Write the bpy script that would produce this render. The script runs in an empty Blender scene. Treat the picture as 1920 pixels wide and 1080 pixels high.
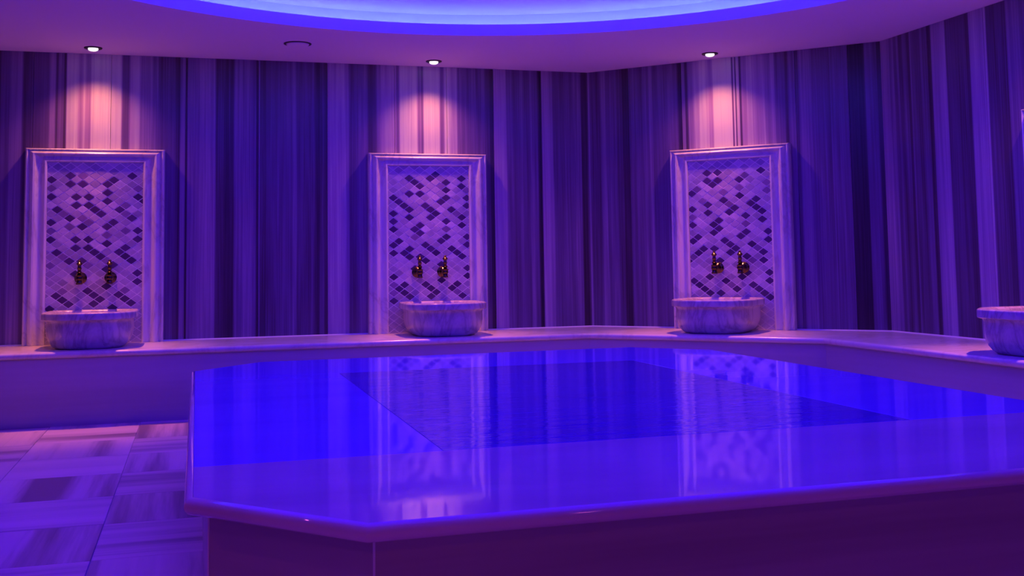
import bpy, bmesh, math, random
from mathutils import Matrix, Vector
rnd = random.Random(7)
C = bpy.context.scene.collection
SC = bpy.context.scene
# ---------------------------------------------------------------- camera
# the room axes: +X runs along the far wall, +Y runs into the far wall
PHI, PITCH, ROLL, FPX, ZC = 0.2875, 0.0762, 0.0152, 2001.7, 0.8914
cp, sp = math.cos(PITCH), math.sin(PITCH)
Fv = Vector((0, cp, sp)); Uv = Vector((0, -sp, cp)); Rv = Vector((1, 0, 0))
R2 = math.cos(ROLL)*Rv - math.sin(ROLL)*Uv
U2 = math.sin(ROLL)*Rv + math.cos(ROLL)*Uv
rz = Matrix.Rotation(-PHI, 3, 'Z')
R2, U2, Fv = rz @ R2, rz @ U2, rz @ Fv
cam = bpy.data.cameras.new('camera'); camo = bpy.data.objects.new('camera', cam); C.objects.link(camo)
camo.matrix_world = Matrix(((R2.x, U2.x, -Fv.x, 0), (R2.y, U2.y, -Fv.y, 0), (R2.z, U2.z, -Fv.z, ZC), (0, 0, 0, 1)))
cam.sensor_width = 36; cam.lens = 36*FPX/1920; cam.shift_y = -(540-338.4)/1920
cam.clip_start = 0.02
SC.camera = camo
# ---------------------------------------------------------------- world, exposure
w = bpy.data.worlds.new('world'); SC.world = w; w.use_nodes = True
w.node_tree.nodes['Background'].inputs[0].default_value = (0.01, 0.0, 0.03, 1)
w.node_tree.nodes['Background'].inputs[1].default_value = 0.1
vs = SC.view_settings
vs.view_transform = 'Standard'; vs.look = 'None'; vs.gamma = 1; vs.exposure = 0.0
try: vs.use_curve_mapping = False
except Exception: pass
# light levels (the lamps themselves are built further down with their fittings)
PANEL_RGB, PANEL_K = (0.026, 0.0, 1.0), 2.65     # backlit dome panel
STRIP_RGB, STRIP_K = (0.22, 0.42, 1.0), 34.0        # led strip in the cove
SPOT_RGB, SPOT_W = (1.0, 0.28, 0.14), 34.0          # warm lamp over each basin
FILL_RGB, FILL_W = (1.0, 0.13, 0.40), 16.0
BEAM_W = 120.0                                       # narrow core of the lamps over the basins           # unseen pink fill lamps added in the rest of the ceiling
# ---------------------------------------------------------------- sizes
ZB, ZCEIL, ZP = 0.42, 2.268, 0.463
W1, W2, W3 = 7.2713, 7.0768, 4.1938
BD = 0.67
# ---------------------------------------------------------------- helpers
def mesh_obj(name, verts, faces, mat, parent=None, smooth=False, kind=None, colors=None):
    me = bpy.data.meshes.new(name); me.from_pydata([tuple(v) for v in verts], [], faces)
    if colors is not None:
        at = me.color_attributes.new('tone', 'FLOAT_COLOR', 'CORNER')
        flat = []
        for c in colors: flat += [c, c, c, 1.0]
        at.data.foreach_set('color', flat)
    if smooth:
        me.polygons.foreach_set('use_smooth', [True]*len(me.polygons))
    me.validate(); me.update()
    if mat: me.materials.append(mat)
    o = bpy.data.objects.new(name, me); C.objects.link(o)
    if parent: o.parent = parent
    if kind: o['kind'] = kind
    return o
def auto_smooth(o, deg=35):
    me = o.data
    bm = bmesh.new(); bm.from_mesh(me)
    bmesh.ops.remove_doubles(bm, verts=bm.verts, dist=1e-5)
    bmesh.ops.recalc_face_normals(bm, faces=bm.faces)
    a = math.radians(deg)
    for f in bm.faces: f.smooth = True
    for e in bm.edges:
        if len(e.link_faces) == 2: e.smooth = e.calc_face_angle(0) < a
    bm.to_mesh(me); bm.free(); return o
def empty(name, loc=(0,0,0), rot=0, label=None, cat=None, group=None, kind=None):
    o = bpy.data.objects.new(name, None); C.objects.link(o); o.location = loc; o.rotation_euler = (0, 0, rot)
    o.empty_display_size = 0.05
    if label: o['label'] = label
    if cat: o['category'] = cat
    if group: o['group'] = group
    if kind: o['kind'] = kind
    return o
def lathe(prof, n=20, axis='Z', off=(0,0,0), cap=True):
    vs_, fs = [], []
    for r, h in prof:
        for k in range(n):
            a = 2*math.pi*k/n
            if axis == 'Z': p = (r*math.cos(a), r*math.sin(a), h)
            else: p = (r*math.cos(a), h, r*math.sin(a))
            vs_.append((p[0]+off[0], p[1]+off[1], p[2]+off[2]))
    for i in range(len(prof)-1):
        for k in range(n):
            a, b = i*n+k, i*n+(k+1) % n
            fs.append((a, b, b+n, a+n))
    if cap:
        fs.append(tuple(range(n))[::-1]); fs.append(tuple((len(prof)-1)*n+k for k in range(n)))
    return vs_, fs
def prism(poly, z0, z1, bev=0.0):
    """polygon (ccw) -> slab with an optional small chamfer round the top"""
    n = len(poly); cx = sum(p[0] for p in poly)/n; cy = sum(p[1] for p in poly)/n
    v = [(x, y, z0) for x, y in poly] + [(x, y, z1-bev) for x, y in poly]
    f = [tuple(range(n))[::-1]] + [(i, (i+1) % n, (i+1) % n+n, i+n) for i in range(n)]
    if bev > 0:
        ins = []
        for i in range(n):
            p, a, b = Vector(poly[i]), Vector(poly[i-1]), Vector(poly[(i+1) % n])
            d1, d2 = (p-a).normalized(), (b-p).normalized()
            n1, n2 = Vector((-d1.y, d1.x)), Vector((-d2.y, d2.x))
            m = (n1+n2); m = m/max(1e-6, m.dot(n1)); ins.append(p+m*bev)
        v += [(q.x, q.y, z1) for q in ins]
        f += [(i+n, (i+1) % n+n, (i+1) % n+2*n, i+2*n) for i in range(n)] + [tuple(range(2*n, 3*n))]
    else: f += [tuple(range(n, 2*n))]
    return v, f
def clip(poly, x0, x1, z0, z1):
    def half(P, fn):
        out = []
        for i in range(len(P)):
            a, b = P[i-1], P[i]; fa, fb = fn(a), fn(b)
            if fa >= 0 and fb >= 0: out.append(b)
            elif fa >= 0 > fb or fa < 0 <= fb:
                t = fa/(fa-fb); c = (a[0]+t*(b[0]-a[0]), a[1]+t*(b[1]-a[1])); out.append(c)
                if fb >= 0: out.append(b)
        return out
    for fn in (lambda p: p[0]-x0, lambda p: x1-p[0], lambda p: p[1]-z0, lambda p: z1-p[1]):
        poly = half(poly, fn)
        if len(poly) < 3: return []
    out = []
    for p in poly:
        if not out or math.dist(p, out[-1]) > 1e-4: out.append(p)
    if len(out) > 1 and math.dist(out[0], out[-1]) < 1e-4: out.pop()
    return out if len(out) > 2 else []
# ---------------------------------------------------------------- materials
def mat(name, base=(0.8,0.8,0.8), rough=0.4, metal=0.0, coat=0.0, spec=0.5):
    m = bpy.data.materials.new(name); m.use_nodes = True
    b = m.node_tree.nodes['Principled BSDF']
    b.inputs['Base Color'].default_value = (*base, 1); b.inputs['Roughness'].default_value = rough
    b.inputs['Metallic'].default_value = metal; b.inputs['Coat Weight'].default_value = coat
    b.inputs['Coat Roughness'].default_value = 0.05
    b.inputs['Specular IOR Level'].default_value = spec
    return m
class N:
    """tiny node helper"""
    def __init__(s, m): s.t = m.node_tree; s.b = s.t.nodes['Principled BSDF']
    def add(s, typ, **kw):
        n = s.t.nodes.new(typ)
        for k, v in kw.items(): setattr(n, k, v)
        return n
    def link(s, a, b): s.t.links.new(a, b)
    def coords(s, scale=(1,1,1), rot=(0,0,0), kind='Object', offset=None):
        tc = s.add('ShaderNodeTexCoord'); mp = s.add('ShaderNodeMapping')
        mp.inputs['Scale'].default_value = scale; mp.inputs['Rotation'].default_value = rot
        s.link(tc.outputs[kind], mp.inputs['Vector'])
        if offset is not None:
            cb = s.add('ShaderNodeCombineXYZ')
            for i in range(3): s.link(offset, cb.inputs[i])
            s.link(cb.outputs[0], mp.inputs['Location'])
        return mp.outputs[0]
    def noise(s, vec, scale=5, detail=4, rough=0.55, dist=0.0):
        n = s.add('ShaderNodeTexNoise'); s.link(vec, n.inputs['Vector'])
        n.inputs['Scale'].default_value = scale; n.inputs['Detail'].default_value = detail
        n.inputs['Roughness'].default_value = rough; n.inputs['Distortion'].default_value = dist
        return n.outputs['Fac']
    def ramp(s, fac, stops, interp='LINEAR'):
        r = s.add('ShaderNodeValToRGB'); cr = r.color_ramp; cr.interpolation = interp
        while len(cr.elements) < len(stops): cr.elements.new(0.5)
        for e, (p, c) in zip(cr.elements, stops):
            e.position = p; e.color = (*c, 1) if len(c) == 3 else c
        s.link(fac, r.inputs[0]); return r.outputs[0]
    def math(s, op, a, b=None):
        n = s.add('ShaderNodeMath', operation=op)
        for i, x in enumerate((a, b)):
            if x is None: continue
            if hasattr(x, 'is_linked'): s.link(x, n.inputs[i])
            else: n.inputs[i].default_value = x
        return n.outputs[0]
    def mix(s, fac, a, b, mode='MIX'):
        n = s.add('ShaderNodeMix', data_type='RGBA', blend_type=mode)
        for sock, x in ((n.inputs[0], fac), (n.inputs[6], a), (n.inputs[7], b)):
            if hasattr(x, 'is_linked'): s.link(x, sock)
            elif sock == n.inputs[0]: sock.default_value = x
            else: sock.default_value = (*x, 1)
        return n.outputs[2]
    def bump(s, h, strength=0.2, dist=0.01):
        n = s.add('ShaderNodeBump'); n.inputs['Strength'].default_value = strength
        n.inputs['Distance'].default_value = dist; s.link(h, n.inputs['Height'])
        s.link(n.outputs[0], s.b.inputs['Normal'])

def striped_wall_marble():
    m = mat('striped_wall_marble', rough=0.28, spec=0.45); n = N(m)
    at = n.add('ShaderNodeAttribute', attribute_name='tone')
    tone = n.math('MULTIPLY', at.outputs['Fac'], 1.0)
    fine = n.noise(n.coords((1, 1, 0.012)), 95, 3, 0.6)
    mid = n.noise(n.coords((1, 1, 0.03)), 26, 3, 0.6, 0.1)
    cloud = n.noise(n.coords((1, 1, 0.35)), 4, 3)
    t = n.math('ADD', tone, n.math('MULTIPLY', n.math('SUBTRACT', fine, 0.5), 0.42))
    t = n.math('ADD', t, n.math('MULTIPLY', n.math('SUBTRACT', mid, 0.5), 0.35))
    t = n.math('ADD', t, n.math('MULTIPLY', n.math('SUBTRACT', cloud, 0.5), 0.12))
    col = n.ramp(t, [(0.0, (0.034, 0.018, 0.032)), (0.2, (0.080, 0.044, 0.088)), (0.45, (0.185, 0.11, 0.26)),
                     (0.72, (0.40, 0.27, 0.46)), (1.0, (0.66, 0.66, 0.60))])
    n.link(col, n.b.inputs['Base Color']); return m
def plain_striped_marble(name, ax=0, dark=(0.22,0.19,0.19), light=(0.78,0.75,0.74), rough=0.3, scale=4.0):
    """stripes running across the object's chosen axis"""
    m = mat(name, rough=rough); n = N(m)
    oi = n.add('ShaderNodeObjectInfo')
    off = n.math('MULTIPLY', oi.outputs['Random'], 37.0)
    sc = [0.04, 0.04, 0.04]; sc[ax] = 1.0
    v = n.coords(tuple(sc), offset=off)
    a = n.noise(v, scale, 2, 0.4, 0.1); b = n.noise(v, scale*7, 3, 0.6)
    t = n.math('ADD', n.math('MULTIPLY', a, 0.8), n.math('MULTIPLY', b, 0.2))
    lit = tuple(l*0.86 for l in light)
    col = n.ramp(t, [(0.36, dark), (0.44, tuple((x+y)/2 for x, y in zip(dark, lit))), (0.50, lit), (0.62, light)])
    n.link(col, n.b.inputs['Base Color'])
    return m
def veined_marble(name, light=(0.80,0.77,0.76), vein=(0.30,0.27,0.28), rough=0.22, scale=1.3, amount=0.06, stretch=(1,1,0.6), rot=(0.3,0.5,0.6)):
    m = mat(name, rough=rough); n = N(m)
    v = n.coords(stretch, rot)
    a = n.noise(v, scale*2.4, 8, 0.62, 1.2)
    vein_f = n.math('ABSOLUTE', n.math('SUBTRACT', a, 0.5))
    f = n.ramp(vein_f, [(0.0, (1,1,1)), (amount*0.35, (0.55,0.55,0.55)), (amount, (0,0,0))])
    cl = n.noise(v, scale*1.2, 4)
    base = n.mix(cl, tuple(l*0.82 for l in light), light)
    col = n.mix(n.math('MULTIPLY', f, 0.75), base, vein)
    n.link(col, n.b.inputs['Base Color'])
    n.bump(n.noise(n.coords(), 60, 3), 0.03, 0.002)
    return m
M_WALL = striped_wall_marble()
M_SUB = mat('wall_mortar', (0.12, 0.10, 0.10), 0.9)
M_FLOOR = plain_striped_marble('floor_marble', 0, (0.26,0.18,0.19), (0.84,0.66,0.62), 0.33, 5.5)
M_GROUT = mat('floor_grout', (0.45, 0.42, 0.42), 0.8)
M_SEAT = veined_marble('bench_marble', (0.72,0.68,0.66), (0.55,0.50,0.49), 0.22, 0.9)
M_FRONT = plain_striped_marble('bench_front_marble', 2, (0.32,0.28,0.34), (0.45,0.39,0.48), 0.35, 3.0)
M_FRAME = veined_marble('frame_marble', (0.84,0.81,0.79), (0.56,0.50,0.52), 0.25, 0.9, 0.035)
M_BASIN = veined_marble('basin_marble', (0.62,0.56,0.60), (0.30,0.24,0.28), 0.2, 1.7, 0.06, (1,1,0.3), (0.1,0.2,0.3))
M_CLAD = plain_striped_marble('platform_cladding_marble', 2, (0.28,0.23,0.25), (0.52,0.45,0.47), 0.3, 2.2)
M_CEIL = mat('painted_plaster', (0.72, 0.62, 0.80), 0.85)
M_BEAD = mat('pale_joint_sealant', (0.85, 0.84, 0.82), 0.5)
M_TGROUT = mat('tile_grout', (0.80, 0.78, 0.80), 0.7)
M_BRASS = mat('aged_brass', (0.13, 0.085, 0.045), 0.16, 1.0)
M_DARKMETAL = mat('dark_bronze_metal', (0.06, 0.035, 0.03), 0.35, 0.7)
def tile_mat(name, base, rough):
    m = mat(name, base, rough); n = N(m)
    oi = n.add('ShaderNodeObjectInfo'); off = n.math('MULTIPLY', oi.outputs['Random'], 50.0)
    f = n.noise(n.coords((1,1,1), offset=off), 55, 4)
    lo = tuple(c*0.72 for c in base); hi = tuple(min(1, c*1.2) for c in base)
    c = n.mix(f, lo, hi)
    hs = n.add('ShaderNodeHueSaturation'); n.link(c, hs.inputs['Color'])
    n.link(n.math('ADD', 0.82, n.math('MULTIPLY', oi.outputs['Random'], 0.32)), hs.inputs['Value'])
    n.link(hs.outputs[0], n.b.inputs['Base Color'])
    n.bump(f, 0.35, 0.003)
    return m
M_TILE_L = [tile_mat('pale_stone_tile', (0.45,0.37,0.56), 0.35), tile_mat('grey_stone_tile', (0.38,0.31,0.50), 0.3), tile_mat('white_stone_tile', (0.52,0.44,0.62), 0.4)]
M_TILE_M = tile_mat('mid_glass_tile', (0.22,0.14,0.32), 0.25)
M_TILE_D = tile_mat('dark_glass_tile', (0.085,0.04,0.15), 0.2)
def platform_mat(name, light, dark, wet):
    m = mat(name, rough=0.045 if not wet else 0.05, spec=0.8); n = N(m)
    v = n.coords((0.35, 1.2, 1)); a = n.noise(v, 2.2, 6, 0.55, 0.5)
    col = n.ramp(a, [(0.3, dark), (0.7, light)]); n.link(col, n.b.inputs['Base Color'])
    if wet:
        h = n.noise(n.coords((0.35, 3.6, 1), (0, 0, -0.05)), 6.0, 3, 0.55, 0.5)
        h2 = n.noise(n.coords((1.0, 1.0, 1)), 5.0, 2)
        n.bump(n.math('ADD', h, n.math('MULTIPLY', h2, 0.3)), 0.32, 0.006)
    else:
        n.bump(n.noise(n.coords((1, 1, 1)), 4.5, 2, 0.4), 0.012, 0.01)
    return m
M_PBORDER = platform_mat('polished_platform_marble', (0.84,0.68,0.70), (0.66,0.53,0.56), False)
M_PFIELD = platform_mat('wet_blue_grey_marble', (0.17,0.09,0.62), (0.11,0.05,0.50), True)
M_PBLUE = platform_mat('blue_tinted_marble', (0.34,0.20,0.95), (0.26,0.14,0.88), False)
def emit(name, rgb, k, tex=False):
    m = bpy.data.materials.new(name); m.use_nodes = True; t = m.node_tree
    b = t.nodes['Principled BSDF']; b.inputs['Base Color'].default_value = (0.8, 0.8, 0.8, 1)
    b.inputs['Roughness'].default_value = 0.6
    b.inputs['Emission Color'].default_value = (*rgb, 1); b.inputs['Emission Strength'].default_value = k
    if tex:
        n = N(m); f = n.noise(n.coords((1, 1, 1)), 1.1, 3)
        c = n.mix(f, tuple(x*s for x, s in zip(rgb, (1.5, 0.6, 0.9))), tuple(x*s for x, s in zip(rgb, (0.6, 1.5, 1.1))))
        n.link(c, b.inputs['Emission Color'])
    return m
M_PANEL = emit('glowing_stretch_ceiling', PANEL_RGB, PANEL_K, True)
M_PANEL.node_tree.nodes['Principled BSDF'].inputs['Base Color'].default_value = (0.38, 0.42, 0.6, 1)
M_STRIP = emit('led_strip', STRIP_RGB, STRIP_K)
M_BULB = emit('warm_bulb', (1.0, 0.92, 0.95), 1.4)

# ---------------------------------------------------------------- room outline
S2 = math.sqrt(0.5)
# wall lines n.P = d, going round: left, left corner, far, right corner, right, rear right corner, rear, rear left corner
LINES = [(Vector((-1, 0)), 4.3), (Vector((-S2, S2)), 7.25), (Vector((0, 1)), W1), (Vector((S2, S2)), W2), (Vector((1, 0)), W3),
         (Vector((S2, -S2)), 3.55), (Vector((0, -1)), 1.9), (Vector((-S2, -S2)), 3.6)]
def isect(i, j, oi, oj):
    (n1, d1), (n2, d2) = LINES[i % 8], LINES[j % 8]; d1 -= oi; d2 -= oj
    det = n1.x*n2.y-n1.y*n2.x
    return Vector(((d1*n2.y-d2*n1.y)/det, (n1.x*d2-n2.x*d1)/det))
def corner(i, off): return isect(i, i+1, off, off)       # corner between wall i and wall i+1
WNAMES = ['wall_left', 'wall_back_left', 'wall_back', 'wall_back_right', 'wall_right', 'wall_rear_right', 'wall_rear', 'wall_rear_left']
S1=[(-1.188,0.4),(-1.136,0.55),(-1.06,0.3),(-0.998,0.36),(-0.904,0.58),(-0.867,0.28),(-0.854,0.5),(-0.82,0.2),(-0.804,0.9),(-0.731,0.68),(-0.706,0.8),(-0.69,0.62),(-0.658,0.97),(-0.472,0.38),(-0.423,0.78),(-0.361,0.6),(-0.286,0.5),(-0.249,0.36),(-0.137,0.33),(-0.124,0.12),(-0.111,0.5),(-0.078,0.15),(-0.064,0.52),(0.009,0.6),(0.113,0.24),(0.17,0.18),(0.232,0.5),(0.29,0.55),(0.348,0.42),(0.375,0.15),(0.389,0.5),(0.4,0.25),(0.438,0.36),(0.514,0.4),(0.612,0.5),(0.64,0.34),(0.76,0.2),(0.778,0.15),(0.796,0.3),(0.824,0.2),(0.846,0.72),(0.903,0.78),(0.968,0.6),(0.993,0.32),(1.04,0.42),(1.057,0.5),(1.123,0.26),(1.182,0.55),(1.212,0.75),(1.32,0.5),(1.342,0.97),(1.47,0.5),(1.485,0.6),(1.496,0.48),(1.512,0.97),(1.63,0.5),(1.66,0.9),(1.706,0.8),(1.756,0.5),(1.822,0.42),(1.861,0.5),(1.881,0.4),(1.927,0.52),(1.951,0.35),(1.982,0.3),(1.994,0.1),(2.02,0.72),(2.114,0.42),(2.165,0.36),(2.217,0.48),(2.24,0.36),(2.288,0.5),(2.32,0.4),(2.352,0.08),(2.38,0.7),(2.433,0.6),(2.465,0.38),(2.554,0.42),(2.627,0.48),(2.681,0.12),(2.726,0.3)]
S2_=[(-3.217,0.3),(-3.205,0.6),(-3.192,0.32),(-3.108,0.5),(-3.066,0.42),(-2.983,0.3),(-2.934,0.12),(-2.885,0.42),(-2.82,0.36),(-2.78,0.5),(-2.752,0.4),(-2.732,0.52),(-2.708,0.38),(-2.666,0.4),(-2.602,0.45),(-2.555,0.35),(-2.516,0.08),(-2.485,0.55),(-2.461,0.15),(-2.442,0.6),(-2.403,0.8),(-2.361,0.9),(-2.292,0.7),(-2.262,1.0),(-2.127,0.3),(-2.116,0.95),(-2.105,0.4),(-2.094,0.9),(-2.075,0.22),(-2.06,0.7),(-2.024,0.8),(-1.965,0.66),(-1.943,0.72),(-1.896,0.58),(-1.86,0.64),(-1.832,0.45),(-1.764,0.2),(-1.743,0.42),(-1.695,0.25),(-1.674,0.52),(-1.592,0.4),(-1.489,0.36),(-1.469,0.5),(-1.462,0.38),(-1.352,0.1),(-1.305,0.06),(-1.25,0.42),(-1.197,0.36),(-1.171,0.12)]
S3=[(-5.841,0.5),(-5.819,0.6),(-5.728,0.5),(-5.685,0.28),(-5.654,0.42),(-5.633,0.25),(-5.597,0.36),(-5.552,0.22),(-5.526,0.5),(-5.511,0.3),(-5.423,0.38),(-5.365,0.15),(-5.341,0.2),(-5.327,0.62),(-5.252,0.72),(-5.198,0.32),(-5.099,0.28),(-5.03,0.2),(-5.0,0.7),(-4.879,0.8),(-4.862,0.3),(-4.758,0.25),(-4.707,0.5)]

TH = 0.02
def tone_list(i, s0, s1):
    tab = {2: S1, 3: S2_, 4: S3}.get(i)
    if not tab: tab = []
    r = random.Random(i*11+3); out = list(tab)
    lo = out[0][0] if out else s0; hi = (out[-1][0]+0.1) if out else s0
    s = s0; pre = []
    while s < lo-0.02: pre.append((s, r.choice([.15,.35,.4,.5,.55,.7,.85]))); s += r.uniform(0.04, 0.16)
    post = []; s = hi
    while s < s1: post.append((s, r.choice([.15,.3,.4,.5,.55,.7,.85]))); s += r.uniform(0.04, 0.16)
    if not out: pre = []
    return [p for p in pre+out+post]
JOINTS = {2: [-.998, -.537, -.071, .389, .846, 1.31, 1.68, 2.02, 2.368], 3: [-2.881, -2.49, -2.096, -1.695, -1.352], 4: [-5.35, -4.88, -4.41, -3.94, -3.47, -3.0, -2.53, -2.06]}
for i in range(8):
    n, d = LINES[i]; t = Vector((n.y, -n.x))             # t points to the right when facing the wall
    a, b = corner(i-1, 0), corner(i, 0)
    sa, sb = t.dot(a), t.dot(b)
    if sa > sb: sa, sb = sb, sa
    # mortar backing as the wall itself
    q = [corner(i-1, -TH), corner(i, -TH), corner(i, -TH-0.12), corner(i-1, -TH-0.12)]
    v = [(p.x, p.y, z) for z in (0, ZCEIL+0.3) for p in q]
    wall = mesh_obj(WNAMES[i], v, [(0,1,2,3), (4,7,6,5), (0,4,5,1), (1,5,6,2), (2,6,7,3), (3,7,4,0)], M_SUB, kind='structure')
    js = JOINTS.get(i)
    if js: 
        step = 0.47; x = js[0]-step
        while x > sa+0.15: js = [x]+js; x -= step
        x = js[-1]+step
        while x < sb-0.15: js = js+[x]; x += step
    else:
        k = max(2, round((sb-sa)/0.6)); js = [sa+(sb-sa)*j/k for j in range(1, k)]
    js = [j for j in js if sa+0.05 < j < sb-0.05]
    edges = [sa]+js+[sb]; tones = tone_list(i, sa, sb)
    zb = ZB if i <= 4 else 0.0
    for e0, e1 in zip(edges[:-1], edges[1:]):
        g = 0.0012
        x0, x1 = e0+(g if e0 != sa else 0), e1-(g if e1 != sb else 0)
        cuts = [x0]; cols = []
        cur = 0.4
        for s, tn in tones:
            if s <= x0: cur = tn
        for s, tn in tones:
            if x0 < s < x1:
                if s-cuts[-1] > 0.0015: cuts.append(s); cols.append(cur)
                cur = tn
        cuts.append(x1); cols.append(cur)
        V, F, CC = [], [], []
        # soft transitions: each boundary becomes a thin blend quad
        xs = [(cuts[0], cols[0])]
        for k in range(1, len(cuts)-1):
            bl = min(0.006, (cuts[k]-cuts[k-1])*0.3, (cuts[k+1]-cuts[k])*0.3)
            xs += [(cuts[k]-bl, cols[k-1]), (cuts[k]+bl, cols[k])]
        xs.append((cuts[-1], cols[-1]))
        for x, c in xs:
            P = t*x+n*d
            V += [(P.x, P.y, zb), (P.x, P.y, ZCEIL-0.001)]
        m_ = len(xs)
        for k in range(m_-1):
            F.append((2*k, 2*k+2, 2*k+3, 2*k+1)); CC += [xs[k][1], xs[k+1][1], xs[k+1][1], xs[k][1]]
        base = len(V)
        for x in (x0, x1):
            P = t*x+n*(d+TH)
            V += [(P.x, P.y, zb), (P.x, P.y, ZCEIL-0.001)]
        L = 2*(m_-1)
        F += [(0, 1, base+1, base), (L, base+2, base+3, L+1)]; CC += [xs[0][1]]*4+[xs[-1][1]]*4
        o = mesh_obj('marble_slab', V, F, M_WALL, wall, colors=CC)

# ---------------------------------------------------------------- ceiling with the round cove
CC_, CR = Vector((1.156, 3.79)), 2.46
ZL, RO, ZD = 2.335, 2.78, 2.47
def outer(ang):
    dr = Vector((math.cos(ang), math.sin(ang))); best = 1e9
    for n, d in LINES:
        k = n.dot(dr)
        if k > 1e-6: best = min(best, (d+TH+0.1-n.dot(CC_))/k)
    return CC_+dr*best
angs = [2*math.pi*k/144 for k in range(144)]
for i in range(8):
    c = corner(i, -TH-0.1)-CC_; a = math.atan2(c.y, c.x) % (2*math.pi)
    j = min(range(144), key=lambda k: abs(2*math.pi*k/144-a)); angs[j] = a
nA = 144; V, F = [], []
rings = [lambda a: (*outer(a), ZCEIL), lambda a: (CC_.x+CR*math.cos(a), CC_.y+CR*math.sin(a), ZCEIL),
         lambda a: (CC_.x+CR*math.cos(a), CC_.y+CR*math.sin(a), ZL),
         lambda a: (CC_.x+(CR+0.006)*math.cos(a), CC_.y+(CR+0.006)*math.sin(a), ZL+0.004),
         lambda a: (CC_.x+RO*math.cos(a), CC_.y+RO*math.sin(a), ZL+0.004),
         lambda a: (CC_.x+RO*math.cos(a), CC_.y+RO*math.sin(a), ZD+0.02)]
for r in rings:
    for a in angs: V.append(r(a))
for r in range(len(rings)-1):
    for k in range(nA):
        k2 = (k+1) % nA; F.append((r*nA+k, r*nA+k2, (r+1)*nA+k2, (r+1)*nA+k))
ceil_ = auto_smooth(mesh_obj('ceiling', V, F, M_CEIL, kind='structure'), 30)
v, f = lathe([(RO+0.03, ZD), (RO+0.03, ZD+0.02)], 144, off=(CC_.x, CC_.y, 0))
pan = mesh_obj('glowing_panel', v, f, M_PANEL, ceil_)
pan['label'] = 'backlit blue stretch ceiling inside the round recess'
# led strip lying in the cove behind the lip
V, F = [], []
for k in range(144):
    a = 2*math.pi*k/144
    for j in range(6):
        b = 2*math.pi*j/6; r = CR+0.285+0.0027*math.cos(b)
        V.append((CC_.x+r*math.cos(a), CC_.y+r*math.sin(a), ZL+0.03+0.0027*math.sin(b)))
for k in range(144):
    for j in range(6):
        F.append((k*6+j, ((k+1) % 144)*6+j, ((k+1) % 144)*6+(j+1) % 6, k*6+(j+1) % 6))
st = mesh_obj('light_strip', V, F, M_STRIP)
st['label'] = 'cyan blue light strip lying hidden round the ceiling recess'; st['category'] = 'light strip'

# ---------------------------------------------------------------- floor of square striped marble tiles
q = [corner(i, -TH-0.1) for i in range(8)]
v, f = prism([(p.x, p.y) for p in q][::-1], -0.06, -0.004)
floor = mesh_obj('floor', v, f, M_GROUT, kind='structure')
T = 0.485; h = T/2-0.0012
v, f = prism([(-h,-h),(h,-h),(h,h),(-h,h)], -0.03, 0.0, 0.0012)
tile0 = mesh_obj('floor_tile', v, f, M_FLOOR, floor); used = False
PLAT = (-0.02, 1.79, 2.353, 4.957)
for a in range(-9, 9):
    for b in range(-8, 12):
        x, y = -0.305+T*(a+0.5), 4.06+T*(b+0.5)
        if any(n.dot(Vector((x, y))) > d-BD+0.06+h*abs(n.x)+h*abs(n.y) for n, d in LINES[:5]): continue
        if any(n.dot(Vector((x, y))) > d-0.05+h*abs(n.x)+h*abs(n.y) for n, d in LINES[5:]): continue
        if PLAT[0]+0.3 < x-h and x+h < PLAT[2]-0.3 and PLAT[1]+0.3 < y-h and y+h < PLAT[3]-0.3: continue
        o = tile0 if not used else tile0.copy()
        if used: C.objects.link(o)
        used = True; o.parent = floor; o.location = (x, y, 0)
        # left column in view: veins run away from the camera when b is odd
        lengthwise = ((a+b) % 2 == 0)
        o.rotation_euler = (0, 0, 0 if lengthwise else math.pi/2)
# ---------------------------------------------------------------- bench round the walls
bench = empty('wall_bench', (corner(2, BD/2).x, corner(2, BD/2).y, 0), 0,
              'long pale marble bench running along the striped walls under the basins', 'bench')
bx, by = bench.location.x, bench.location.y
def sweep(i, prof, name, material, parent, gap=0.0, smooth=True):
    """profile [(distance from the wall, z)] swept along wall i, mitred at both corners"""
    V = []; n = len(prof)
    tt = Vector((LINES[i][0].y, -LINES[i][0].x))
    for e, g in ((i-1, gap), (i, -gap)):
        for off, z in prof:
            p = corner(e, off); V.append((p.x+tt.x*g-bx, p.y+tt.y*g-by, z))
    F = [(k, (k+1) % n, (k+1) % n+n, k+n) for k in range(n)] + [tuple(range(n))[::-1], tuple(range(n, 2*n))]
    o = mesh_obj(name, V, F, material, parent); return auto_smooth(o, 40)
nose = [(0.001, ZB), (BD-0.018, ZB), (BD-0.008, ZB-0.003), (BD-0.001, ZB-0.011), (BD, ZB-0.020), (BD-0.003, ZB-0.029), (BD-0.010, ZB-0.035), (BD-0.018, ZB-0.037), (0.001, ZB-0.037)]
for i in range(5):
    sweep(i, nose, 'seat_slab', M_SEAT, bench)
    sweep(i, [(BD-0.022, 0.0), (BD-0.022, ZB-0.038), (BD-0.045, ZB-0.038), (BD-0.045, 0.0)], 'front_panel', M_FRONT, bench)
    sweep(i, [(0.0, ZB), (0.0, ZB+0.007), (0.004, ZB+0.006), (0.009, ZB+0.001), (0.009, ZB)], 'joint_bead', M_BEAD, bench)
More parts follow.
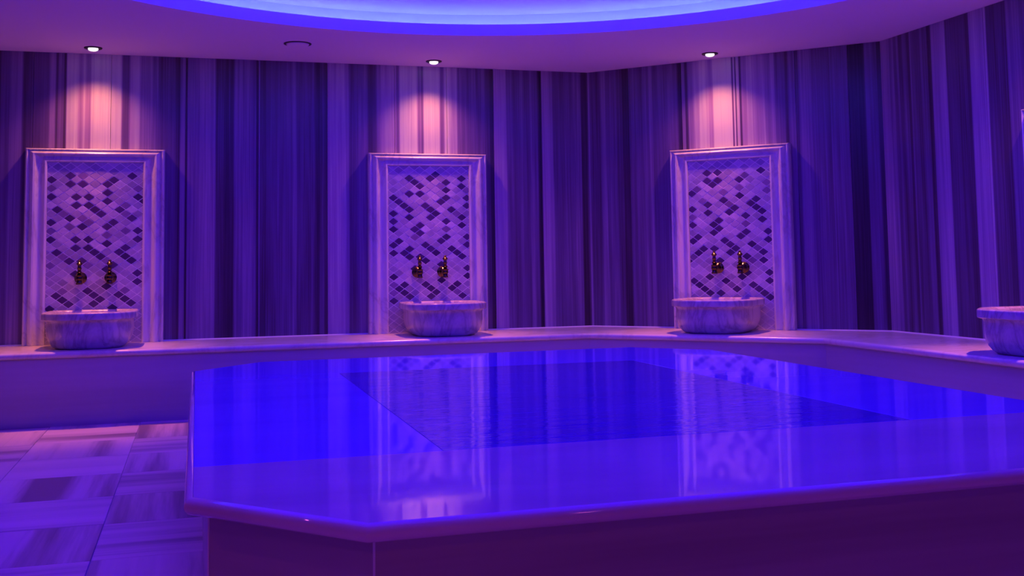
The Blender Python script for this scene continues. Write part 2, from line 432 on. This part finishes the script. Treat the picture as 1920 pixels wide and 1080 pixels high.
# ---------------------------------------------------------------- heated platform
plat = empty('marble_platform', ((PLAT[0]+PLAT[2])/2, (PLAT[1]+PLAT[3])/2, 0), 0,
             'large low chamfered marble platform with glossy wet top in the middle of the room', 'platform')
px, py = plat.location.x, plat.location.y
def octo(ins, cx=0.29, cy=0.32):
    x0, y0, x1, y1 = PLAT[0]-px+ins, PLAT[1]-py+ins, PLAT[2]-px-ins, PLAT[3]-py-ins
    cx -= ins*0.55; cy -= ins*0.6
    return [(x0+cx, y0), (x1-cx, y0), (x1, y0+cy), (x1, y1-cy), (x1-cx, y1), (x0+cx, y1), (x0, y1-cy), (x0, y0+cy)]
fx0, fx1, fy0, fy1 = 0.545-px, 1.80-px, 2.43-py, 4.30-py
O = octo(0.016)
# edge moulding (rounded nosing) with the slab bottom
V, F = [], []
nz = []
for k in range(9):
    a = math.pi/2-math.pi*k/8
    nz.append((0.016-0.016*math.cos(a), ZP-0.016+0.016*math.sin(a)))
nz += [(0.10, ZP-0.032)]
for ins, z in nz:
    for x, y in octo(ins): V.append((x, y, z))
for r in range(len(nz)-1):
    for k in range(8): F.append((r*8+k, (r+1)*8+k, (r+1)*8+(k+1) % 8, r*8+(k+1) % 8))
edge = auto_smooth(mesh_obj('rounded_edge', V, F, M_PBORDER, plat), 30)
g = 0.0006
zt = ZP
def pslab(name, poly, m, z1=ZP):
    v, f = prism(poly, ZP-0.030, z1, 0.0008); return mesh_obj(name, v, f, m, plat)
x0, x1, y0, y1 = O[7][0], O[2][0], O[0][1], O[5][1]
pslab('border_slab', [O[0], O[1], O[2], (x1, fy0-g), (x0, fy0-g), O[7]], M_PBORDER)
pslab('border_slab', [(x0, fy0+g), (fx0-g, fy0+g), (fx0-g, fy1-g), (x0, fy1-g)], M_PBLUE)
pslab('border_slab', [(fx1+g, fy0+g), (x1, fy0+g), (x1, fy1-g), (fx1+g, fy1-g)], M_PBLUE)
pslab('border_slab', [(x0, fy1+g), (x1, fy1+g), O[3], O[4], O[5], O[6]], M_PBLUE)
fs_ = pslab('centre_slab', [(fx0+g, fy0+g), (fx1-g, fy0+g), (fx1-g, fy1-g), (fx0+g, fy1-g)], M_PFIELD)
fs_['label'] = 'darker wet centre slab of the platform'
I, J = octo(0.045), octo(0.065)
for k in range(8):
    k2 = (k+1) % 8
    a, b, c, d_ = Vector(I[k]), Vector(I[k2]), Vector(J[k2]), Vector(J[k])
    e = (b-a).normalized()*0.0015
    a, d_, b, c = a+e, d_+e, b-e, c-e
    v, f = prism([tuple(a), tuple(b), tuple(c), tuple(d_)], 0.0, ZP-0.032); mesh_obj('cladding_panel', v, f, M_CLAD, plat)
    p = Vector(I[k]); r = 0.0022
    v, f = lathe([(r, 0.0), (r, ZP-0.033)], 6, off=(p.x, p.y, 0)); mesh_obj('corner_bead', v, f, M_BEAD, plat)

# ---------------------------------------------------------------- mosaic panels in marble frames
TILES = [{'pw':0.0736,'ph':0.0538,'fa':0.409,'fb':-0.48,'t':[(25,-29,2),(26,-28,1),(23,-30,2),(24,-28,2),(25,-27,2),(27,-25,2),(28,-25,2),(30,-24,2),(29,-22,1),(22,-29,1),(21,-28,2),(23,-26,2),(24,-25,2),(26,-24,2),(25,-23,2),(28,-21,2),(28,-20,2),(22,-25,2),(23,-24,2),(20,-26,2),(23,-23,2),(23,-22,2),(25,-21,2),(26,-21,1),(25,-19,2),(25,-20,1),(20,-25,1),(20,-24,2),(21,-23,1),(18,-25,2),(19,-23,1),(20,-22,2),(21,-22,1),(22,-20,2),(23,-20,2),(17,-24,1),(21,-19,1),(24,-17,2),(23,-18,1),(16,-23,2),(18,-21,2),(19,-20,2),(20,-18,2),(23,-16,2),(17,-20,2),(18,-19,2),(18,-18,2),(18,-17,2),(15,-21,2),(15,-20,1),(15,-19,2),(21,-16,2),(20,-16,2),(20,-15,2),(20,-14,2),(13,-20,1),(16,-18,2),(16,-17,1),(14,-17,2),(17,-15,2),(18,-16,1),(18,-15,2),(19,-12,2),(18,-11,2),(15,-13,2),(13,-14,2),(10,-16,2),(11,-16,1),(13,-13,2),(13,-12,2),(10,-15,2),(10,-14,2),(12,-12,2),(16,-11,1),(15,-11,2),(15,-10,2),(15,-9,2),(8,-15,2),(13,-10,2),(13,-6,2),(12,-5,2)]},{'pw':0.0738,'ph':0.054,'fa':0.491,'fb':-0.185,'t':[(28,-27,2),(27,-27,2),(25,-29,2),(28,-25,2),(30,-24,2),(25,-28,2),(25,-27,2),(29,-23,2),(29,-22,1),(27,-24,2),(27,-25,1),(23,-27,2),(24,-26,2),(26,-23,2),(28,-21,2),(25,-23,2),(21,-28,2),(21,-27,2),(21,-26,2),(21,-25,2),(23,-24,2),(23,-23,2),(23,-22,2),(27,-20,2),(25,-21,2),(25,-20,1),(25,-19,2),(22,-22,2),(20,-24,2),(19,-26,2),(18,-25,2),(23,-20,2),(24,-18,2),(20,-22,2),(19,-22,2),(19,-21,2),(17,-24,2),(22,-19,1),(21,-18,2),(20,-18,2),(23,-16,2),(18,-21,1),(22,-15,2),(18,-19,2),(18,-18,2),(18,-17,2),(16,-22,2),(15,-22,2),(16,-20,2),(20,-16,2),(20,-15,2),(20,-14,2),(15,-20,2),(14,-21,2),(15,-19,2),(16,-18,2),(16,-17,2),(17,-15,2),(19,-12,2),(14,-17,2),(18,-11,2),(11,-18,2),(15,-13,2),(13,-14,2),(11,-16,2),(10,-17,1),(13,-13,2),(16,-11,2),(15,-11,2),(10,-16,2),(13,-12,2),(10,-15,2),(10,-14,2),(12,-12,2),(15,-10,1),(15,-9,2),(9,-16,1),(8,-15,2),(7,-14,2),(6,-13,2),(5,-13,2),(5,-11,2)]},{'pw':0.0744,'ph':0.0543,'fa':0.18,'fb':-0.207,'t':[(25,-29,2),(26,-28,2),(24,-28,2),(25,-27,2),(24,-27,2),(27,-25,2),(28,-25,1),(30,-24,2),(29,-22,1),(26,-24,1),(22,-28,1),(21,-28,2),(24,-25,1),(25,-23,2),(28,-21,1),(23,-24,2),(23,-23,1),(23,-22,2),(26,-21,2),(25,-21,2),(25,-20,2),(25,-19,2),(21,-26,1),(21,-25,2),(19,-26,2),(22,-22,2),(20,-24,2),(23,-20,2),(24,-18,2),(20,-22,2),(19,-22,2),(18,-25,1),(19,-21,2),(17,-24,2),(22,-19,1),(21,-18,2),(18,-21,2),(23,-16,2),(20,-18,2),(16,-22,2),(15,-22,2),(22,-15,2),(18,-19,2),(18,-18,2),(18,-17,2),(20,-16,2),(20,-15,1),(20,-14,2),(15,-20,2),(14,-20,2),(16,-19,2),(17,-17,2),(13,-20,1),(18,-15,2),(12,-20,2),(15,-17,2),(18,-14,1),(19,-13,2),(18,-11,2),(17,-10,2),(16,-13,2),(12,-16,2),(13,-14,2),(15,-13,2),(10,-17,2),(10,-16,2),(10,-15,2),(10,-14,2),(11,-13,2),(15,-11,2),(13,-12,2),(15,-10,2),(15,-9,2),(15,-8,2),(14,-7,2),(13,-6,2),(11,-6,2),(13,-13,1)]}]
FW, FT = 0.83, 1.648-ZB
SW, TW = 0.130, 0.086
FPROF = [(0, 0), (0, .050), (.03, .060), (.08, .065), (.13, .061), (.165, .050), (.20, .049), (.24, .062), (.30, .074), (.38, .079), (.46, .076),
         (.52, .062), (.60, .053), (.72, .050), (.79, .054), (.83, .064), (.90, .070), (.96, .069), (1, .064), (1, 0)]
TY = -0.055                                       # face of the tiles, just behind the inner lip
def make_frame_parts(root):
    n = len(FPROF)
    def add(A, name):
        V = [p for P in A for p in P]
        F = [(k, (k+1) % n, (k+1) % n+n, k+n) for k in range(n)] + [tuple(range(n))[::-1], tuple(range(n, 2*n))]
        return auto_smooth(mesh_obj(name, V, F, M_FRAME, root), 40)
    for s in (-1, 1):
        lo = [(s*(FW/2-SW*t), -y, 0.001) for t, y in FPROF]; hi = [(s*(FW/2-SW*t), -y, FT-TW*t) for t, y in FPROF]
        add((lo, hi), 'side_moulding')
    le = [(-(FW/2-SW*t), -y, FT-TW*t) for t, y in FPROF]; ri = [((FW/2-SW*t), -y, FT-TW*t) for t, y in FPROF]
    add((le, ri), 'top_moulding')
def mosaic(root, spec, seed):
    ix, top = FW/2-SW-0.0005, FT-TW-0.0005
    v = [(x, y, z) for y in (-0.001, TY+0.0016) for x, z in ((-ix, 0.001), (ix, 0.001), (ix, top), (-ix, top))]
    mesh_obj('grout_bed', v, [(0,1,2,3), (4,7,6,5), (0,4,5,1), (1,5,6,2), (2,6,7,3), (3,7,4,0)], M_TGROUT, root)
    pw, ph, fa, fb = spec['pw'], spec['ph'], spec['fa'], spec['fb']
    dark = {(a, b): k for a, b, k in spec['t']}
    r = random.Random(seed); g = 0.0027
    cells = []
    for A in range(-10, 60):
        for B in range(-60, 30):
            x = pw*(A+fa+B+fb)/2; z = ph*(A+fa-B-fb)/2-ZB
            if abs(x) > ix+pw/2 or z < -ph/2 or z > top+ph/2: continue
            hw, hh = pw/2-g*1.3, ph/2-g*0.9
            poly = clip([(x-hw, z), (x, z-hh), (x+hw, z), (x, z+hh)], -ix+.001, ix-.001, 0.003, top-.001)
            if not poly: continue
            cx = sum(p[0] for p in poly)/len(poly); cz = sum(p[1] for p in poly)/len(poly)
            ar = abs(sum(poly[i-1][0]*poly[i][1]-poly[i][0]*poly[i-1][1] for i in range(len(poly))))/2
            if ar < 2e-5: continue
            k = dark.get((A, B))
            if k is None: k = 0 if z > 0.2 or r.random() > 0.25 else 2
            cells.append((z, x, cz, cx, poly, ar, k))
    cells.sort(key=lambda c: -c[5]+(-1 if c[0] > 0.2 else 0))
    full_area = max(c[5] for c in cells); cache = {}; rest_v, rest_f = [], []
    for idx, (z, x, cz, cx, poly, ar, k) in enumerate(cells):
        dy = r.uniform(-0.0006, 0.0008)
        if k == 0: m = r.choice(M_TILE_L)
        else: m = M_TILE_D if k == 2 else M_TILE_M
        def geo(ox, oz):
            n = len(poly)
            V = [(p[0]-ox, 0.006, p[1]-oz) for p in poly] + [(p[0]-ox, 0.0008, p[1]-oz) for p in poly]
            V += [((p[0]-ox)+(cx-p[0])*0.06, 0.0, (p[1]-oz)+(cz-p[1])*0.06) for p in poly]
            F = [(i, (i+1) % n, (i+1) % n+n, i+n) for i in range(n)] + [(i+n, (i+1) % n+n, (i+1) % n+2*n, i+2*n) for i in range(n)] + [tuple(range(2*n, 3*n))]
            return V, F
        if idx >= 296:
            V, F = geo(0, 0); b0 = len(rest_v)
            rest_v += [(a, b+TY+dy, c) for a, b, c in V]; rest_f += [tuple(q+b0 for q in f_) for f_ in F]; continue
        if abs(ar-full_area) < 1e-6:
            key = m.name
            if key in cache:
                o = cache[key].copy(); C.objects.link(o)
            else:
                V, F = geo(cx, cz); o = mesh_obj('mosaic_tile', V, F, m, root); cache[key] = o
        else:
            V, F = geo(cx, cz); o = mesh_obj('mosaic_tile', V, F, m, root)
        o.parent = root; o.location = (cx, TY+dy, cz)
        o.rotation_euler = (r.uniform(-.012, .012), 0, r.uniform(-.012, .012))
    if rest_v:
        mesh_obj('mosaic_tile_edges', rest_v, rest_f, M_TILE_L[0], root, kind='stuff')
def wall_pt(i, s, off=0.0, z=0.0):
    n, d = LINES[i]; t = Vector((n.y, -n.x)); P = t*s+n*(d-off); return (P.x, P.y, z)
ROT = {2: 0.0, 3: -math.pi/4, 4: -math.pi/2}
FOUNT = [(2, -0.617, 0, 'left'), (2, 1.533, 1, 'middle'), (3, -2.152, 2, 'slanted'), (4, -4.153, 0, 'edge')]
flabel = ['wide marble frame round a diamond mosaic panel, leftmost in the photo, on the far wall',
          'marble frame round a diamond mosaic panel, right-hand one of the two on the far wall',
          'marble frame round a diamond mosaic panel on the slanted corner wall',
          'marble frame of a mosaic panel cut off by the right edge of the photo']
for k, (i, s, sp_, nm) in enumerate(FOUNT):
    fr = empty('framed_mosaic', wall_pt(i, s, 0.0, ZB), ROT[i], flabel[k], 'wall panel', 'framed mosaic panels behind the basins')
    make_frame_parts(fr); mosaic(fr, TILES[sp_], 5+k)

# ---------------------------------------------------------------- marble basins
def outline(ins, hw=0.265, yb=-0.085, yf=-0.625, c=0.105):
    cx, cy = 0.0, (yb+yf)/2; hd = (yb-yf)/2
    P = [(-hw+c*1.15, -hd), (hw-c*1.15, -hd), (hw, -hd+c*1.25), (hw, hd-0.05), (hw-0.06, hd), (-hw+0.06, hd), (-hw, hd-0.05), (-hw, -hd+c*1.25)]
    for _ in range(3):
        Q = []
        for a, b in zip(P, P[1:]+P[:1]):
            L = math.dist(a, b); k = min(0.25, 0.03/L)
            Q += [(a[0]+(b[0]-a[0])*k, a[1]+(b[1]-a[1])*k), (b[0]+(a[0]-b[0])*k, b[1]+(a[1]-b[1])*k)]
        P = Q
    sx, sy = (hw-ins)/hw, (hd-ins)/hd
    return [(x*sx, cy+y*sy) for x, y in P]
def loft(levels, close_bottom=True, close_top=True):
    V, F = [], []; n = len(outline(0))
    for ins, z in levels:
        V += [(x, y, z) for x, y in outline(ins)]
    for r in range(len(levels)-1):
        for k in range(n): F.append((r*n+k, r*n+(k+1) % n, (r+1)*n+(k+1) % n, (r+1)*n+k))
    if close_bottom: F.append(tuple(range(n))[::-1])
    if close_top: F.append(tuple((len(levels)-1)*n+k for k in range(n)))
    return V, F
blabel = ['veined marble basin under the leftmost mosaic panel', 'veined marble basin in front of the right-hand mosaic of the far wall',
          'veined marble basin in front of the mosaic on the slanted corner wall', 'marble basin cut off by the right edge of the photo']
def make_basin():
    b = empty('marble_basin')
    v, f = loft([(.090, 0), (.076, .004), (.058, .018), (.042, .040), (.030, .070), (.025, .105), (.025, .135), (.026, .150), (.024, .160), (.020, .168)])
    auto_smooth(mesh_obj('basin_body', v, f, M_BASIN, b), 50)
    v, f = loft([(.020, .168), (.008, .170), (.001, .174), (0.0, .180), (0.0, .206), (.003, .212), (.008, .215), (.040, .215), (.048, .212), (.053, .205),
                 (.060, .170), (.075, .110), (.110, .065), (.170, .048), (.25, .045)], False, True)
    auto_smooth(mesh_obj('basin_rim', v, f, M_BASIN, b), 50)
    v, f = lathe([(.018, .0455), (.018, .048), (.010, .048), (.008, .046)], 16, off=(0, -0.355, 0)); mesh_obj('drain', v, f, M_BRASS, b)
    return b
def copy_tree(o, parent=None):
    c = o.copy(); C.objects.link(c); c.parent = parent
    for ch in list(o.children): copy_tree(ch, c)
    return c
basin0 = make_basin()
BS = [-0.609, 1.562, -2.165, -4.16]
for k, (i, s, sp_, nm) in enumerate(FOUNT):
    o = basin0 if k == 0 else copy_tree(basin0)
    o.location = wall_pt(i, BS[k], 0.0, ZB); o.rotation_euler = (0, 0, ROT[i])
    o['label'] = blabel[k]; o['category'] = 'basin'; o['group'] = 'marble basins on the bench'
# ---------------------------------------------------------------- brass taps
def fat(P, k): return [(r*k, h) for r, h in P]
def make_tap():
    t = empty('brass_tap')
    v, f = lathe(fat([(.030, 0), (.031, -.004), (.026, -.009), (.017, -.014), (.013, -.020), (.020, -.026), (.026, -.034), (.026, -.042), (.018, -.052), (.012, -.058),
                  (.012, -.078), (.016, -.082), (.018, -.092), (.016, -.102), (.010, -.108), (.004, -.111)], 1.2), 20, 'Y')
    auto_smooth(mesh_obj('tap_body', v, f, M_BRASS, t), 40)
    v, f = lathe(fat([(.010, -.040), (.017, -.038), (.018, -.033), (.015, -.028), (.014, -.012), (.016, 0), (.014, .012)], 1.15), 18, 'Z', (0, -.092, 0))
    auto_smooth(mesh_obj('spout', v, f, M_BRASS, t), 40)
    v, f = lathe(fat([(.015, .010), (.017, .016), (.012, .020), (.008, .024), (.010, .030), (.013, .035), (.010, .040), (.007, .044), (.008, .056), (.011, .061), (.008, .066),
                  (.007, .078), (.012, .084), (.013, .091), (.008, .098), (.005, .102), (.007, .107), (.003, .112)], 1.4), 18, 'Z', (0, -.092, 0))
    hd = auto_smooth(mesh_obj('tap_handle', v, f, M_BRASS, t), 40)
    return t
tap0 = make_tap(); first = True
where = ['of the leftmost mosaic panel', 'of the right-hand mosaic on the far wall', 'of the mosaic on the slanted corner wall', 'at the right photo edge']
TC = [-0.609, 1.535, -2.150, -4.153]
for k, (i, s, sp_, nm) in enumerate(FOUNT):
    for side, dx in (('left', -0.088), ('right', 0.088)):
        o = tap0 if first else copy_tree(tap0); first = False
        o.location = wall_pt(i, TC[k]+dx, -TY+0.0, 0.832); o.rotation_euler = (0, 0, ROT[i])
        o['label'] = 'ornate brass tap, %s one of the pair %s' % (side, where[k])
        o['category'] = 'tap'; o['group'] = 'brass taps above the basins'
# ---------------------------------------------------------------- ceiling lamps
def make_lamp(loc, rgb, watt, label, ang=120, rot=0.0, tilt=0.0, beam=0, group='recessed ceiling lamps'):
    t = empty('ceiling_spotlight', loc, rot, label, 'ceiling light', group)
    v, f = lathe([(.034, .0), (.036, -.004), (.046, -.008), (.053, -.006), (.055, 0.0)], 28, cap=False); auto_smooth(mesh_obj('trim_ring', v, f, M_DARKMETAL, t), 50)
    v, f = lathe([(.003, -.022), (.018, -.020), (.028, -.015), (.031, -.008), (.026, 0)], 24, cap=False)
    f.append(tuple(range(24)))
    auto_smooth(mesh_obj('bulb', v, f, M_BULB, t), 60)
    l = bpy.data.lights.new('lamp_light', 'SPOT'); l.color = rgb; l.energy = watt
    l.spot_size = math.radians(ang); l.spot_blend = 1.0; l.shadow_soft_size = 0.03
    lo = bpy.data.objects.new('lamp_light', l); C.objects.link(lo); lo.parent = t; lo.location = (0, 0, -0.03)
    if tilt: lo.rotation_euler = (-tilt, 0, 0)
    if beam:
        l2 = bpy.data.lights.new('beam_light', 'SPOT'); l2.color = (rgb[0], rgb[1]*0.8, rgb[2]*1.3); l2.energy = beam
        l2.spot_size = math.radians(50); l2.spot_blend = 0.9; l2.shadow_soft_size = 0.02
        lb = bpy.data.objects.new('beam_light', l2); C.objects.link(lb); lb.parent = t; lb.location = (0, 0, -0.03)
        lb.rotation_euler = (-math.radians(9), 0, 0)
    return t
llab = ['lit round ceiling spotlight above the leftmost mosaic panel', 'lit round ceiling spotlight above the right-hand mosaic of the far wall',
        'lit round ceiling spotlight above the slanted corner wall panel', 'ceiling spotlight above the panel at the right edge, outside the photo']
for k, (i, s) in enumerate(((2, -0.631), (2, 1.545), (3, -2.207), (4, -4.16))):
    x, y, z = wall_pt(i, s, 0.205, ZCEIL); make_lamp((x, y, z), SPOT_RGB, SPOT_W, llab[k], rot=ROT[i], tilt=math.radians(4), beam=BEAM_W)
x, y, z = wall_pt(2, -2.3, 0.4, ZCEIL)
make_lamp((x, y, z), SPOT_RGB, SPOT_W, 'ceiling spotlight over the bench left of the photo')
for k, (x, y, wt, nm) in enumerate(((-1.7, 5.0, 0.55, 'over the floor left of the platform'), (-1.7, 2.4, 1.6, 'over the floor beside the left end of the platform'), (-0.6, -0.7, 4.0, 'behind the camera'), (1.6, -0.9, 4.0, 'behind the camera towards the right'), (3.8, 1.2, 0.5, 'near the right wall'))):
    make_lamp((x, y, ZCEIL), FILL_RGB, FILL_W*wt, 'ceiling spotlight '+nm, 130)  # lamps out of view, added to give the room its pink ambient light
# round flush cover in the ceiling
t = empty('ceiling_cover', (0.594, 6.676, ZCEIL), 0, 'flush round white ceiling cover with a dark rim gap between two spotlights', 'ceiling cover')
v, f = lathe([(.070, 0), (.070, -.006), (.066, -.010), (.02, -.012), (.001, -.012)], 32, cap=False); auto_smooth(mesh_obj('cover_disc', v, f, M_CEIL, t), 40)
v, f = lathe([(.071, 0.0), (.072, -.003), (.080, -.005), (.085, -.003), (.086, 0)], 32, cap=False); auto_smooth(mesh_obj('cover_ring', v, f, M_DARKMETAL, t), 40)
